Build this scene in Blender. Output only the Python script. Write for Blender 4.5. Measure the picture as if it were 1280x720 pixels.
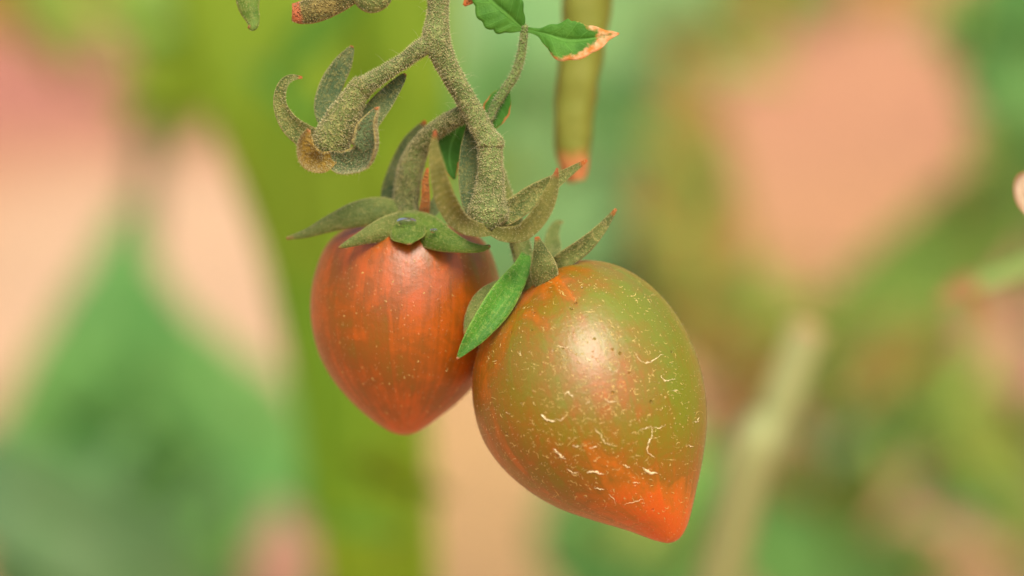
import bpy, math, random
import numpy as np
from mathutils import Vector, Matrix
from mathutils.bvhtree import BVHTree
from mathutils import noise as mnoise

random.seed(7); np.random.seed(7)
for o in list(bpy.data.objects): bpy.data.objects.remove(o, do_unlink=True)
SC = bpy.context.scene
COL = SC.collection

# ------------------------------------------------------------------ camera
S = 0.00011                      # metres per photo pixel at the fruit
F = 1280 * 100 / 36.0            # focal length in photo pixels
PITCH = math.radians(24)
CAM = Vector((0, 0, 1.0))
RIGHT = Vector((1, 0, 0))
FWD = Vector((0, math.cos(PITCH), -math.sin(PITCH)))
UP = Vector((0, math.sin(PITCH), math.cos(PITCH)))
cam = bpy.data.cameras.new('camera'); cam_o = bpy.data.objects.new('camera', cam); COL.objects.link(cam_o)
cam.lens = 100; cam.sensor_width = 36; cam.clip_start = 0.01; cam.clip_end = 200
cam_o.location = CAM
cam_o.rotation_euler = (math.pi / 2 - PITCH, 0, 0)
cam.dof.use_dof = True
cam.dof.focus_distance = (F - 25) * S
cam.dof.aperture_fstop = 7.1
SC.camera = cam_o

# ------------------------------------------------------------------ sky, sun, exposure
SUN_EL, SUN_AZ = math.radians(64), math.radians(160)     # azimuth from +Y, behind the camera
w = bpy.data.worlds.new('World'); SC.world = w; w.use_nodes = True
nt = w.node_tree; nt.nodes.clear()
sky = nt.nodes.new('ShaderNodeTexSky'); sky.sky_type = 'NISHITA'; sky.sun_disc = False
sky.sun_elevation = SUN_EL; sky.sun_rotation = SUN_AZ
sky.air_density = 1.0; sky.dust_density = 9.0; sky.ozone_density = 0.2
bg = nt.nodes.new('ShaderNodeBackground'); bg.inputs[1].default_value = 0.145
wo = nt.nodes.new('ShaderNodeOutputWorld')
nt.links.new(sky.outputs[0], bg.inputs[0]); nt.links.new(bg.outputs[0], wo.inputs[0])
sl = bpy.data.lights.new('sun', 'SUN'); sl.energy = 1.2; sl.angle = math.radians(27); sl.color = (1, 0.92, 0.76)
so = bpy.data.objects.new('sun', sl); COL.objects.link(so)
sd = Vector((math.sin(SUN_AZ) * math.cos(SUN_EL), math.cos(SUN_AZ) * math.cos(SUN_EL), math.sin(SUN_EL)))
so.rotation_euler = sd.to_track_quat('Z', 'Y').to_euler(); so.location = (0, -1, 3)
SC.view_settings.view_transform = 'Standard'; SC.view_settings.look = 'None'
SC.view_settings.exposure = 0.42; SC.view_settings.gamma = 1.0; SC.view_settings.use_curve_mapping = False
SC.cycles.use_denoising = True
SC.cycles.max_bounces = 8

# ------------------------------------------------------------------ geometry helpers
def P(px, py, d=0.0):
    """photo pixel + depth (in photo pixels behind the focus plane distance) -> world point"""
    k = (F + d) * S
    return CAM + FWD * k + RIGHT * ((px - 640) / F * k) + UP * ((360 - py) / F * k)
def R_(r, d=0.0): return r * S * (F + d) / F

def catmull(pts, n):
    pts = np.array(pts, float)
    ext = np.vstack([2 * pts[0] - pts[1], pts, 2 * pts[-1] - pts[-2]])
    m = len(pts) - 1; out = []
    for i in range(n):
        u = i / (n - 1) * m; k = min(int(u), m - 1); t = u - k
        p0, p1, p2, p3 = ext[k:k + 4]
        out.append(0.5 * ((2 * p1) + (-p0 + p2) * t + (2 * p0 - 5 * p1 + 4 * p2 - p3) * t * t + (-p0 + 3 * p1 - 3 * p2 + p3) * t ** 3))
    return np.array(out)

def root_obj(name, loc, label, cat, group=None):
    o = bpy.data.objects.new(name, None); COL.objects.link(o); o.location = loc
    o.empty_display_size = 0.01
    o['label'] = label; o['category'] = cat
    if group: o['group'] = group
    return o

def origin_of(o):
    v = Vector((0, 0, 0))
    while o is not None: v += o.location; o = o.parent
    return v

def mesh_obj(name, verts, faces, mat, parent=None, attrs=None, smooth=True, label=None, kind=None):
    org = origin_of(parent) if parent else Vector((0, 0, 0))
    me = bpy.data.meshes.new(name)
    va = np.array([tuple(v) for v in verts], float) - np.array(org)
    me.from_pydata(va.tolist(), [], faces); me.update()
    if smooth: me.polygons.foreach_set('use_smooth', [True] * len(me.polygons))
    for k, vals in (attrs or {}).items():
        if np.ndim(vals) == 1:
            a = me.attributes.new(k, 'FLOAT', 'POINT'); a.data.foreach_set('value', np.asarray(vals, float))
        else:
            a = me.attributes.new(k, 'FLOAT_VECTOR', 'POINT'); a.data.foreach_set('vector', np.asarray(vals, float).ravel())
    o = bpy.data.objects.new(name, me); COL.objects.link(o)
    me.materials.append(mat)
    if parent: o.parent = parent
    if label: o['label'] = label
    if kind: o['kind'] = kind
    return o

def tube(name, pts, mat, parent, n=40, seg=20, rough=0.05, label=None, flat_end=0.6, world=False, ridge=0.0):
    """pts: (px,py,d,r) photo units (or world x,y,z,r)"""
    q = catmull(pts, n)
    C = [Vector(a[:3]) for a in q] if world else [P(*a[:3]) for a in q]
    Rr = [max(a[3], 1e-4) if world else R_(max(a[3], .3), a[2]) for a in q]
    V, Fc, T, Vv = [], [], [], []
    ref = None
    sd_ = random.uniform(0, 100)
    for i in range(n):
        t = (C[min(i + 1, n - 1)] - C[max(i - 1, 0)]).normalized()
        if ref is None: ref = t.orthogonal().normalized()
        ref = (ref - t * ref.dot(t)).normalized(); b = t.cross(ref)
        for j in range(seg):
            a = 2 * math.pi * j / seg
            nz = mnoise.noise(Vector((math.cos(a) * 1.3 + sd_, math.sin(a) * 1.3, i * 0.28)))
            rr = Rr[i] * (1 + rough * nz + ridge * math.cos(5 * a))
            V.append(C[i] + (ref * math.cos(a) + b * math.sin(a)) * rr); T.append(i / (n - 1)); Vv.append(j / seg)
    for i in range(n - 1):
        for j in range(seg):
            k = (j + 1) % seg
            Fc.append((i * seg + j, i * seg + k, (i + 1) * seg + k, (i + 1) * seg + j))
    t0 = (C[0] - C[1]).normalized(); t1 = (C[-1] - C[-2]).normalized()
    V.append(C[0] + t0 * Rr[0] * flat_end); T.append(0); Vv.append(0)
    V.append(C[-1] + t1 * Rr[-1] * flat_end); T.append(1); Vv.append(0)
    for j in range(seg):
        k = (j + 1) % seg
        Fc.append((len(V) - 2, k, j)); Fc.append((len(V) - 1, (n - 1) * seg + j, (n - 1) * seg + k))
    return mesh_obj(name, V, Fc, mat, parent, {'along': T, 'across': Vv}, label=label)

def blade(name, pts, mat, parent, n=28, m=9, th=1.4, cup=0.25, fold=0.0, twist=0.0, wob=0.06, serr=0.0, nser=7,
          vein=0.0, label=None, world=False, edge=None, ref_n=None):
    """a sepal / leaf: pts (px,py,d,halfwidth[,twist_deg]); closed solid with rounded edges"""
    pts = [tuple(p) + ((0,) if len(p) == 4 else ()) for p in pts]
    q = catmull(pts, n)
    C = [P(*a[:3]) for a in q]
    V, Fc, T, Vv, SD = [], [], [], [], []
    side0 = None; sd_ = random.uniform(0, 100); ring = 2 * m
    nref = -FWD if ref_n is None else Vector(ref_n)
    for i in range(n):
        d = q[i][2]; t_ = i / (n - 1)
        t = (C[min(i + 1, n - 1)] - C[max(i - 1, 0)]).normalized()
        s = t.cross(nref)
        if s.length < 0.15 and side0 is not None: s = side0
        s.normalize()
        if side0 is not None and s.dot(side0) < 0: pass
        s = (s - t * s.dot(t)).normalized(); side0 = s
        tw = math.radians(q[i][4] + twist)
        s = Matrix.Rotation(tw, 3, t) @ s
        nn = s.cross(t).normalized()
        hw = R_(max(q[i][3], .4), d); thk = R_(th, d)
        se = 1 + serr * (abs(math.sin(math.pi * nser * t_)) - .5) if serr else 1
        for side in (1, -1):
            for j in range(m):
                v = -1 + 2 * j / (m - 1)
                if side < 0: v = -v
                wv = 1 + wob * mnoise.noise(Vector((t_ * 4 + sd_, (2 if v > 0 else 0), 1)))
                off = cup * hw * (v * v) + fold * hw * abs(v)
                off += wob * hw * mnoise.noise(Vector((t_ * 3, v * 1.2, sd_)))
                if vein: off += vein * hw * (0.5 * abs(math.sin(nser * math.pi * (t_ - 0.16 * abs(v)))) * min(1, abs(v) * 4) - 0.7 * math.exp(-(v / .09) ** 2))
                tk = thk * (max(0, 1 - v * v) ** 0.5 * (0.55 + 0.45 * min(1, hw / (thk * 2.5))) + 0.06) * min(1, hw / thk + .1)
                V.append(C[i] + s * (hw * v * wv * se) + nn * (off + side * tk * .5)); T.append(t_); Vv.append(v); SD.append(side)
    for i in range(n - 1):
        for j in range(ring):
            k = (j + 1) % ring
            Fc.append((i * ring + j, (i + 1) * ring + j, (i + 1) * ring + k, i * ring + k))
    Fc.append(tuple(range(ring))); Fc.append(tuple((n - 1) * ring + ring - 1 - j for j in range(ring)))
    return mesh_obj(name, V, Fc, mat, parent, {'along': T, 'across': Vv, 'face_side': SD}, label=label)

def hairs(objs, parent, count, length, rad, mat, name='hair', jitter=0.5, droop=0.15, seed=1):
    """short plant hairs standing on the faces of objs (all below one part), one mesh"""
    rng = random.Random(seed)
    V, Fc = [], []
    if not isinstance(objs, (list, tuple)): objs = [objs]
    polys, areas = [], []
    for o in objs:
        og = origin_of(o)
        for p in o.data.polygons:
            if p.area > 0: polys.append((o, p, og)); areas.append(p.area)
    for (o, p, og) in rng.choices(polys, weights=areas, k=count):
        vs = [o.data.vertices[i].co for i in p.vertices][:4]
        ws = [rng.random() for _ in vs]; sw = sum(ws)
        c = sum((v * (a / sw) for v, a in zip(vs, ws)), Vector()) + og
        nn = p.normal.copy()
        dirn = (nn + Vector((rng.uniform(-1, 1), rng.uniform(-1, 1), rng.uniform(-1, 1))) * jitter).normalized()
        L = length * rng.uniform(.45, 1.25); r = rad * rng.uniform(.7, 1.2)
        a = dirn.orthogonal().normalized(); b = dirn.cross(a)
        k = len(V); mid = c + dirn * L * .55; tip = c + dirn * L + Vector((0, 0, -1)) * L * droop
        c = c - nn * rad
        for q in range(3):
            an = 2.094 * q; e = a * math.cos(an) + b * math.sin(an)
            V.append(c + e * r); V.append(mid + e * r * .75)
        V.append(tip)
        for q in range(3):
            z = (q + 1) % 3
            Fc.append((k + 2 * q, k + 2 * z, k + 2 * z + 1, k + 2 * q + 1)); Fc.append((k + 2 * q + 1, k + 2 * z + 1, k + 6))
    return mesh_obj(name, V, Fc, mat, parent, kind='stuff')

# ------------------------------------------------------------------ materials
class NT:
    def __init__(s, name):
        s.m = bpy.data.materials.new(name); s.m.use_nodes = True; s.t = s.m.node_tree; s.t.nodes.clear()
        s.out = s.new('ShaderNodeOutputMaterial')
    def new(s, typ, **kw):
        n = s.t.nodes.new(typ)
        for k, v in kw.items(): setattr(n, k, v)
        return n
    def link(s, a, b): s.t.links.new(a, b)
    def setin(s, n, i, v):
        if isinstance(v, bpy.types.NodeSocket): s.link(v, n.inputs[i])
        else: n.inputs[i].default_value = v
    def attr(s, name, vec=False):
        n = s.new('ShaderNodeAttribute', attribute_name=name); return n.outputs['Vector' if vec else 'Fac']
    def obj(s): return s.new('ShaderNodeTexCoord').outputs['Object']
    def noise(s, vec, scale, detail=4, rough=.55, dist=0):
        n = s.new('ShaderNodeTexNoise'); s.link(vec, n.inputs['Vector'])
        n.inputs['Scale'].default_value = scale; n.inputs['Detail'].default_value = detail
        n.inputs['Roughness'].default_value = rough; n.inputs['Distortion'].default_value = dist
        return n.outputs['Fac']
    def vor(s, vec, scale, feat='F1'):
        n = s.new('ShaderNodeTexVoronoi', feature=feat); s.link(vec, n.inputs['Vector']); n.inputs['Scale'].default_value = scale
        return n.outputs['Distance']
    def math(s, op, a, b=0.0, c=None, clamp=False):
        n = s.new('ShaderNodeMath', operation=op, use_clamp=clamp)
        s.setin(n, 0, a); s.setin(n, 1, b)
        if c is not None: s.setin(n, 2, c)
        return n.outputs[0]
    def ss(s, x, lo, hi):
        n = s.new('ShaderNodeMapRange', interpolation_type='SMOOTHSTEP'); s.setin(n, 0, x)
        n.inputs[1].default_value = lo; n.inputs[2].default_value = hi
        return n.outputs[0]
    def mapping(s, vec, scale):
        n = s.new('ShaderNodeMapping'); s.link(vec, n.inputs[0]); n.inputs['Scale'].default_value = scale; return n.outputs[0]
    def mix(s, f, a, b):
        n = s.new('ShaderNodeMix', data_type='RGBA'); s.setin(n, 0, f)
        s.setin(n, 6, a if isinstance(a, bpy.types.NodeSocket) else (*a, 1)); s.setin(n, 7, b if isinstance(b, bpy.types.NodeSocket) else (*b, 1))
        return n.outputs[2]
    def ramp(s, f, stops):
        n = s.new('ShaderNodeValToRGB'); s.link(f, n.inputs[0]); cr = n.color_ramp
        while len(cr.elements) < len(stops): cr.elements.new(.5)
        for e, (p, c) in zip(cr.elements, stops): e.position = p; e.color = (*c, 1)
        return n.outputs[0]
    def bump(s, h, dist, strength=1.0, normal=None):
        n = s.new('ShaderNodeBump'); s.link(h, n.inputs['Height']); n.inputs['Distance'].default_value = dist
        n.inputs['Strength'].default_value = strength
        if normal is not None: s.link(normal, n.inputs['Normal'])
        return n.outputs[0]
    def surf(s, color, rough=.6, spec=.4, normal=None, transl=0.0, sss=0.0, sssr=(1, .4, .15), sscale=.001, coat=0.0, tcol=None, sheen=0.0):
        p = s.new('ShaderNodeBsdfPrincipled')
        s.setin(p, 'Base Color', color if isinstance(color, bpy.types.NodeSocket) else (*color, 1))
        s.setin(p, 'Roughness', rough); s.setin(p, 'Specular IOR Level', spec)
        if sss:
            p.inputs['Subsurface Weight'].default_value = sss; p.inputs['Subsurface Radius'].default_value = sssr
            p.inputs['Subsurface Scale'].default_value = sscale
        if sheen:
            p.inputs['Sheen Weight'].default_value = sheen; p.inputs['Sheen Roughness'].default_value = .35; p.inputs['Sheen Tint'].default_value = (1, .86, .5, 1)
        if coat: p.inputs['Coat Weight'].default_value = coat; p.inputs['Coat Roughness'].default_value = .25
        if normal is not None: s.link(normal, p.inputs['Normal'])
        o = p.outputs[0]
        if transl:
            tr = s.new('ShaderNodeBsdfTranslucent')
            c = tcol if tcol is not None else color
            s.setin(tr, 0, c if isinstance(c, bpy.types.NodeSocket) else (*c, 1))
            mx = s.new('ShaderNodeMixShader'); mx.inputs[0].default_value = transl
            s.link(o, mx.inputs[1]); s.link(tr.outputs[0], mx.inputs[2]); o = mx.outputs[0]
        s.link(o, s.out.inputs[0]); return s.m

def mat_fuzzy(name, dark, mid, gold, tip=None, tip_at=0.9, gold_amt=.5, transl=0.0, rough=.7, tipfade=.06, rim=.5, bump=1.0, inner=None, fiber=0.0):
    s = NT(name); v = s.obj()
    big = s.noise(v, 230, 3); fine = s.noise(v, 1500, 3, .65); sp = s.vor(v, 2900); sp2 = s.vor(v, 4800)
    base = s.mix(s.ss(big, .35, .65), dark, mid)
    base = s.mix(s.math('MULTIPLY', s.ss(fine, .50, .66), .30), base, gold)
    speck = s.math('MULTIPLY', s.math('MAXIMUM', s.ss(sp, .42, .20), s.math('MULTIPLY', s.ss(sp2, .36, .15), .6)), gold_amt)
    base = s.mix(speck, base, gold)
    if inner is not None:      # the smoother upper face of a sepal
        ic = s.mix(s.ss(fine, .35, .7), inner, tuple(x * 1.6 for x in inner)); ic = s.mix(s.math('MULTIPLY', speck, .45), ic, gold)
        base = s.mix(s.ss(s.attr('face_side'), -.2, .2), base, ic)
    if fiber:
        cx = s.new('ShaderNodeCombineXYZ'); s.link(s.math('MULTIPLY', s.attr('across'), 5.0), cx.inputs[0]); s.link(s.math('MULTIPLY', s.attr('along'), 2.5), cx.inputs[1])
        fb = s.noise(cx.outputs[0], 1.6, 3)
        base = s.mix(s.math('MULTIPLY', s.ss(fb, .45, .7), fiber), base, gold); fine = s.math('ADD', s.math('MULTIPLY', fine, .5), fb)
    if rim:
        base = s.mix(s.math('MULTIPLY', s.ss(s.math('ABSOLUTE', s.attr('across')), .86, .99), rim if tip is not None else 0.0), base, gold)
    if tip is not None:
        al = s.math('ADD', s.attr('along'), s.math('MULTIPLY', s.math('SUBTRACT', s.noise(v, 900, 2), .5), .14))
        base = s.mix(s.ss(al, tip_at - tipfade, tip_at + tipfade), base, tip)
    h = s.math('ADD', s.math('MULTIPLY', s.ss(sp, .55, .05), .9), fine)
    return s.surf(base, rough, .2, s.bump(h, .00034 * bump, min(1.0, bump + .2)), transl, sss=.0, sheen=.38)

OLIVE_D, OLIVE_M, GOLD = (.060, .062, .012), (.125, .115, .022), (.56, .43, .13)
M_STEM = mat_fuzzy('stem_skin', (.070, .100, .024), (.135, .185, .052), (.58, .54, .22), gold_amt=.42)
M_CALYX = mat_fuzzy('calyx_skin', (.060, .082, .018), (.12, .15, .038), (.58, .50, .18), gold_amt=.45)
RUST = (.55, .14, .025)
M_SEP_OLIVE = mat_fuzzy('sepal_olive', (.075, .115, .026), (.155, .20, .05), (.58, .50, .18), RUST, .95, .38, transl=.2, bump=.6, fiber=.12)
M_SEP_BLUE = mat_fuzzy('sepal_bluegreen', (.05, .10, .04), (.11, .17, .065), (.42, .38, .12), RUST, .95, .38, transl=.15, bump=.6, fiber=.12)
M_SEP_BROWN = mat_fuzzy('sepal_brown', (.115, .13, .028), (.19, .195, .042), (.45, .38, .12), (.36, .09, .03), .95, .15, transl=.3, bump=.3, fiber=.15)
M_SEP_GREEN = mat_fuzzy('sepal_green', (.075, .16, .018), (.14, .25, .035), (.40, .42, .11), (.33, .12, .05), .965, .22, transl=.25, rough=.5, bump=.35, fiber=.2)
M_SEP_BRIGHT = mat_fuzzy('sepal_bright_green', (.04, .18, .015), (.08, .28, .026), (.33, .46, .09), (.50, .14, .09), .965, .14, transl=.25, rough=.5, bump=.35, fiber=.22)
M_SEP_SAGE = mat_fuzzy('sepal_sage', (.09, .145, .028), (.165, .22, .05), (.45, .42, .14), (.42, .18, .05), .965, .3, transl=.2, rough=.55, bump=.5, fiber=.15)
M_SEP_CURL = mat_fuzzy('sepal_curled', (.07, .07, .015), (.16, .13, .03), GOLD, RUST, .95, .65, transl=.12, inner=(.075, .115, .045), rim=.8)
M_SEP_CURL_RUSTY = mat_fuzzy('sepal_curled_rusty', (.12, .07, .015), (.20, .11, .025), GOLD, (.55, .20, .06), .93, .35, transl=.2, inner=(.20, .13, .02), rim=.7)
M_SEP_DRY = mat_fuzzy('sepal_dried', (.28, .09, .018), (.50, .19, .05), (.6, .34, .1), (.55, .15, .04), .9, .2, transl=.2)
M_HAIR = NT('plant_hair').surf((.82, .78, .46), .5, .3, transl=.4)
M_HAIR_PALE = NT('plant_hair_pale').surf((.70, .66, .45), .45, .4, transl=.5)

def mat_leaf(name, c1, c2, transl=.35, dry=None, rough=.5, scale=60):
    s = NT(name); v = s.obj()
    al, ac = s.attr('along'), s.attr('across'); av = s.math('ABSOLUTE', ac)
    nz = s.noise(v, scale, 4, .6)
    col = s.mix(s.ss(nz, .3, .7), c1, c2)
    if scale < 50: col = s.mix(s.math('MULTIPLY', s.ss(s.noise(v, 14, 3), .46, .62), .75), col, (c1[0] * .72, c1[1] * .95, c1[2] * 1.1)); col = s.mix(s.math('MULTIPLY', s.ss(s.noise(v, 19, 2), .56, .68), .5), col, (c2[0] * 1.5, c2[1] * 1.15, c2[2] * 1.5))
    # veins: midrib and side veins in the blade's own coordinates
    rib = s.ss(av, .10, .02)
    ph = s.math('SUBTRACT', al, s.math('MULTIPLY', av, .16))
    sv = s.math('ABSOLUTE', s.math('SINE', s.math('MULTIPLY', ph, 7 * math.pi)))
    side = s.math('MULTIPLY', s.ss(sv, .14, .0), .55)
    vv = s.math('MAXIMUM', rib, side)
    pale = tuple(min(1, x * 1.7 + .03) for x in c2)
    col = s.mix(s.math('MULTIPLY', vv, .55), col, pale)
    if dry:
        e = s.math('ADD', s.math('MULTIPLY', s.math('POWER', av, dry.get('pow', 3.0)), dry.get('edge', .5)), s.math('MULTIPLY', al, dry.get('tip', .6)))
        if 'side' in dry: e = s.math('ADD', e, s.math('MULTIPLY', ac, dry['side']))
        e = s.math('ADD', e, s.math('MULTIPLY', s.math('SUBTRACT', s.noise(v, 330, 4, .65), .5), .95))
        k = s.ss(e, dry.get('at', .62), dry.get('at', .62) + .17)
        dcol = s.mix(s.ss(s.noise(v, 700, 3), .35, .65), dry.get('c1', (.62, .22, .06)), dry.get('c2', (.80, .50, .24)))
        col = s.mix(k, col, dcol)
    nb = s.bump(s.math('ADD', s.math('MULTIPLY', vv, -.5), s.noise(v, scale * 12, 3)), .0003, .5)
    return s.surf(col, rough, .25, nb, transl)

M_LEAF = mat_leaf('leaflet_green', (.075, .25, .025), (.13, .35, .045), transl=.45, scale=300)
M_LEAF_DRY = mat_leaf('leaflet_dry_edge', (.07, .25, .022), (.13, .36, .045), transl=.45, scale=300, dry={'edge': .38, 'tip': 1.05, 'pow': 2.0, 'side': .10, 'at': .74, 'c1': (.75, .33, .07), 'c2': (.90, .60, .32)})
M_LEAF_DRY2 = mat_leaf('leaflet_rusty', (.05, .20, .02), (.09, .27, .035), scale=300, dry={'edge': .55, 'tip': .22, 'at': .50, 'c1': (.55, .15, .03), 'c2': (.68, .30, .10)})
M_BG_YEL = mat_leaf('leaf_yellow_green', (0.194, 0.313, 0.013), (0.238, 0.356, 0.017), .45, scale=25, rough=.7)
M_BG_COOL = mat_leaf('leaf_cool_green', (0.140, 0.348, 0.077), (0.175, 0.386, 0.095), .4, scale=25, rough=.7)
M_BG_GREY = mat_leaf('leaf_grey_green', (0.259, 0.459, 0.164), (0.303, 0.508, 0.188), .4, scale=25, rough=.7)
M_BG_MID = mat_leaf('leaf_mid_green', (0.282, 0.427, 0.060), (0.359, 0.461, 0.094), .4, scale=25, rough=.7)
M_BG_OLIVE = mat_leaf('leaf_olive', (0.390, 0.273, 0.058), (0.468, 0.325, 0.078), .4, scale=25, rough=.7)
M_BG_SAGE = mat_leaf('leaf_sage', (.13, .26, .09), (.16, .29, .115), .4, scale=25, rough=.7)
M_BG_YELD = mat_leaf('leaf_fresh_green', (.11, .25, .018), (.14, .29, .026), .45, scale=25, rough=.7)
M_BG_DRYL = mat_leaf('leaf_withered', (.42, .24, .13), (.50, .28, .17), .35, scale=25, rough=.8)
M_BG_STEM = NT('plant_stem'); M_BG_STEM = M_BG_STEM.surf(M_BG_STEM.mix(M_BG_STEM.noise(M_BG_STEM.obj(), 40), (.14, .18, .05), (.22, .24, .09)), .6, .3)

# tomato skin: ripe attribute is the fruit's own pigment pattern, streaks run from stalk to tip
def mat_tomato(name, stops, flecks, streak=.5, pits=1.0, k1=.6, k2=1.05):
    s = NT(name); v = s.obj(); sc_ = s.attr('skin', True); ripe = s.attr('ripe')
    n1 = s.noise(s.mapping(sc_, (9, 9, 3.2)), 1.0, 5, .62, .8)
    n2 = s.noise(v, 215, 6, .62, 1.0)
    n3 = s.noise(v, 1400, 3, .6)
    k = s.math('ADD', ripe, s.math('MULTIPLY', s.math('SUBTRACT', n1, .5), streak * k1))
    k = s.math('ADD', k, s.math('MULTIPLY', s.math('SUBTRACT', n2, .5), streak * k2))
    k = s.math('ADD', k, s.math('MULTIPLY', s.math('SUBTRACT', n3, .5), .10), clamp=True)
    col = s.ramp(k, stops)
    # pin-prick pale dots in the skin
    vd = s.vor(v, 1250); gate = s.ss(s.noise(v, 160, 2), .38, .56)
    dots = s.math('MULTIPLY', s.math('MULTIPLY', s.ss(vd, .20, .10), gate), flecks)
    col = s.mix(dots, col, (.72, .50, .16))
    fine = s.noise(v, 1300, 4, .7)
    h = s.math('ADD', s.math('MULTIPLY', fine, .35), s.math('MULTIPLY', dots, .8))
    pit = s.math('MULTIPLY', s.ss(s.vor(v, 620), .16, .06), s.ss(s.noise(v, 210, 2), .56, .62))
    h = s.math('SUBTRACT', h, s.math('MULTIPLY', pit, 1.2 * pits))
    rg = s.math('ADD', .25, s.math('MULTIPLY', s.noise(v, 500, 3), .16))
    return s.surf(col, rg, .66, s.bump(h, .00020, 1.0), sss=.06, sssr=(1, .35, .1), sscale=.001)

M_TOM_FRONT = mat_tomato('tomato_skin_mottled', [(0, (.155, .18, .005)), (.28, (.205, .14, .004)), (.48, (.27, .108, .004)), (.66, (.43, .126, .004)), (.85, (.58, .118, .004)), (1, (.63, .106, .004))], .5, .95)
M_TOM_BACK = mat_tomato('tomato_skin_orange', [(0, (.17, .14, .006)), (.3, (.22, .09, .005)), (.5, (.27, .075, .004)), (.7, (.42, .092, .004)), (1, (.54, .090, .004))], .2, 1.0, 0.0, .85, .9)
M_FLECK = NT('fleck_tissue').surf((.56, .42, .13), .35, .5)
M_SCAR = NT('scar_tissue').surf((.70, .58, .32), .25, .6)

# ------------------------------------------------------------------ ground
s = NT('dry_soil'); v = s.obj()
def soil_at(px, py):
    d_ = P(px, py, 0) - CAM; return CAM + d_ * (-CAM.z / d_.z)
def patch(px, py, r):          # a patch of differently coloured earth with a ragged edge
    n_ = s.new('ShaderNodeVectorMath', operation='DISTANCE'); s.link(v, n_.inputs[0]); n_.inputs[1].default_value = soil_at(px, py)
    return s.ss(s.math('ADD', n_.outputs['Value'], s.math('MULTIPLY', s.math('SUBTRACT', s.noise(v, 6, 3), .5), r * .6)), r, r * .35)
c = s.mix(s.ss(s.noise(v, 3.2, 3), .35, .65), (.49, .255, .125), (.53, .29, .14))
c = s.mix(patch(290, 340, .44), c, (.60, .41, .255))
c = s.mix(patch(30, 60, .48), c, (.42, .165, .125))
c = s.mix(s.math('MULTIPLY', patch(1150, 90, .42), .45), c, (.47, .20, .135))
c = s.mix(patch(1230, 430, .22), c, (.42, .165, .125))
c = s.mix(patch(590, 620, .30), c, (.55, .35, .15))
c = s.mix(s.math('MULTIPLY', s.noise(v, 60, 5, .65), .3), c, (.40, .24, .14))
M_SOIL = s.surf(c, .9, .15, s.bump(s.noise(v, 90, 6, .65), .01, .8))
def axis_pts(far, near, n):
    a = np.linspace(-near, near, n); return np.concatenate([[-far, -far * .3, -near * 2.2], a, [near * 2.2, far * .3, far]])
ax, ay = axis_pts(60, 2.4, 120), axis_pts(60, 2.4, 120)
V, Fc = [], []
for yy in ay:
    for xx in ax:
        z = 0
        if abs(xx) < 2.5 and abs(yy) < 2.5:
            z = .022 * mnoise.noise(Vector((xx * 5, yy * 5, 0))) + .012 * mnoise.noise(Vector((xx * 17, yy * 17, 4)))
        V.append((xx, yy + 2.4, z))
nx = len(ax)
for i in range(len(ay) - 1):
    for j in range(nx - 1): Fc.append((i * nx + j, i * nx + j + 1, (i + 1) * nx + j + 1, (i + 1) * nx + j))
g = mesh_obj('ground', V, Fc, M_SOIL); g['kind'] = 'structure'

# ------------------------------------------------------------------ plants behind (out of focus)
def deep(p): return (p[0], p[1], p[2] * (2.1 if p[2] > 3000 else 1.5), p[3])
def plant(label, stem_px, group='tomato plants behind the fruit'):
    """stem_px: photo points (px,py,d,r); the stem is carried down to the soil below its lowest point"""
    stem_px = [deep(p) for p in stem_px]
    low = P(*stem_px[-1][:3]); r0 = R_(stem_px[-1][3], stem_px[-1][2])
    base = Vector((low.x + .02, low.y + .03, 0))
    rt = root_obj('tomato_plant', base, label, 'plant', group)
    w_ = [(*P(*p[:3]), R_(p[3], p[2])) for p in stem_px] + [(low.x + .012, low.y + .018, low.z * .5, r0 * 1.15), (base.x, base.y, -.01, r0 * 1.35)]
    tube('stem', w_, M_BG_STEM, rt, n=50, seg=12, world=True)
    return rt
def big_leaf(rt, pts, mat, label=None, stalk=None, cup=-.12, fold=.22, twist=0, serr=.12, nser=7):
    pts = [deep(p) for p in pts]; stalk = [deep(p) for p in stalk] if stalk else None
    l = blade('leaf', pts, mat, rt, n=44, m=13, th=3, cup=cup, fold=fold, twist=twist, wob=.12, serr=serr, nser=nser, vein=.06, label=label)
    if stalk: tube('leaf_stalk', stalk, M_BG_STEM, rt, n=16, seg=8)
    return l

M_BG_ROSY = mat_leaf('leaf_rosy', (.46, .245, .155), (.52, .29, .18), .35, scale=25, rough=.8)
# plant with the broad yellow-green leaf
pB = plant('tomato plant with one broad yellow-green leaf hanging behind the orange tomato', [(430, -170, 2700, 22), (440, 40, 2800, 22), (455, 380, 2850, 24), (470, 760, 2900, 26)])
big_leaf(pB, [(395, -200, 2500, 40), (392, -100, 2400, 150), (400, 60, 2350, 165), (425, 230, 2350, 130), (448, 420, 2350, 92), (462, 580, 2380, 76), (475, 720, 2420, 72), (485, 860, 2480, 50), (490, 960, 2500, 4)], M_BG_YEL,
         'broad yellow-green leaf', [(430, -160, 2720, 12), (395, -195, 2500, 10)], serr=.05)
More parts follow.
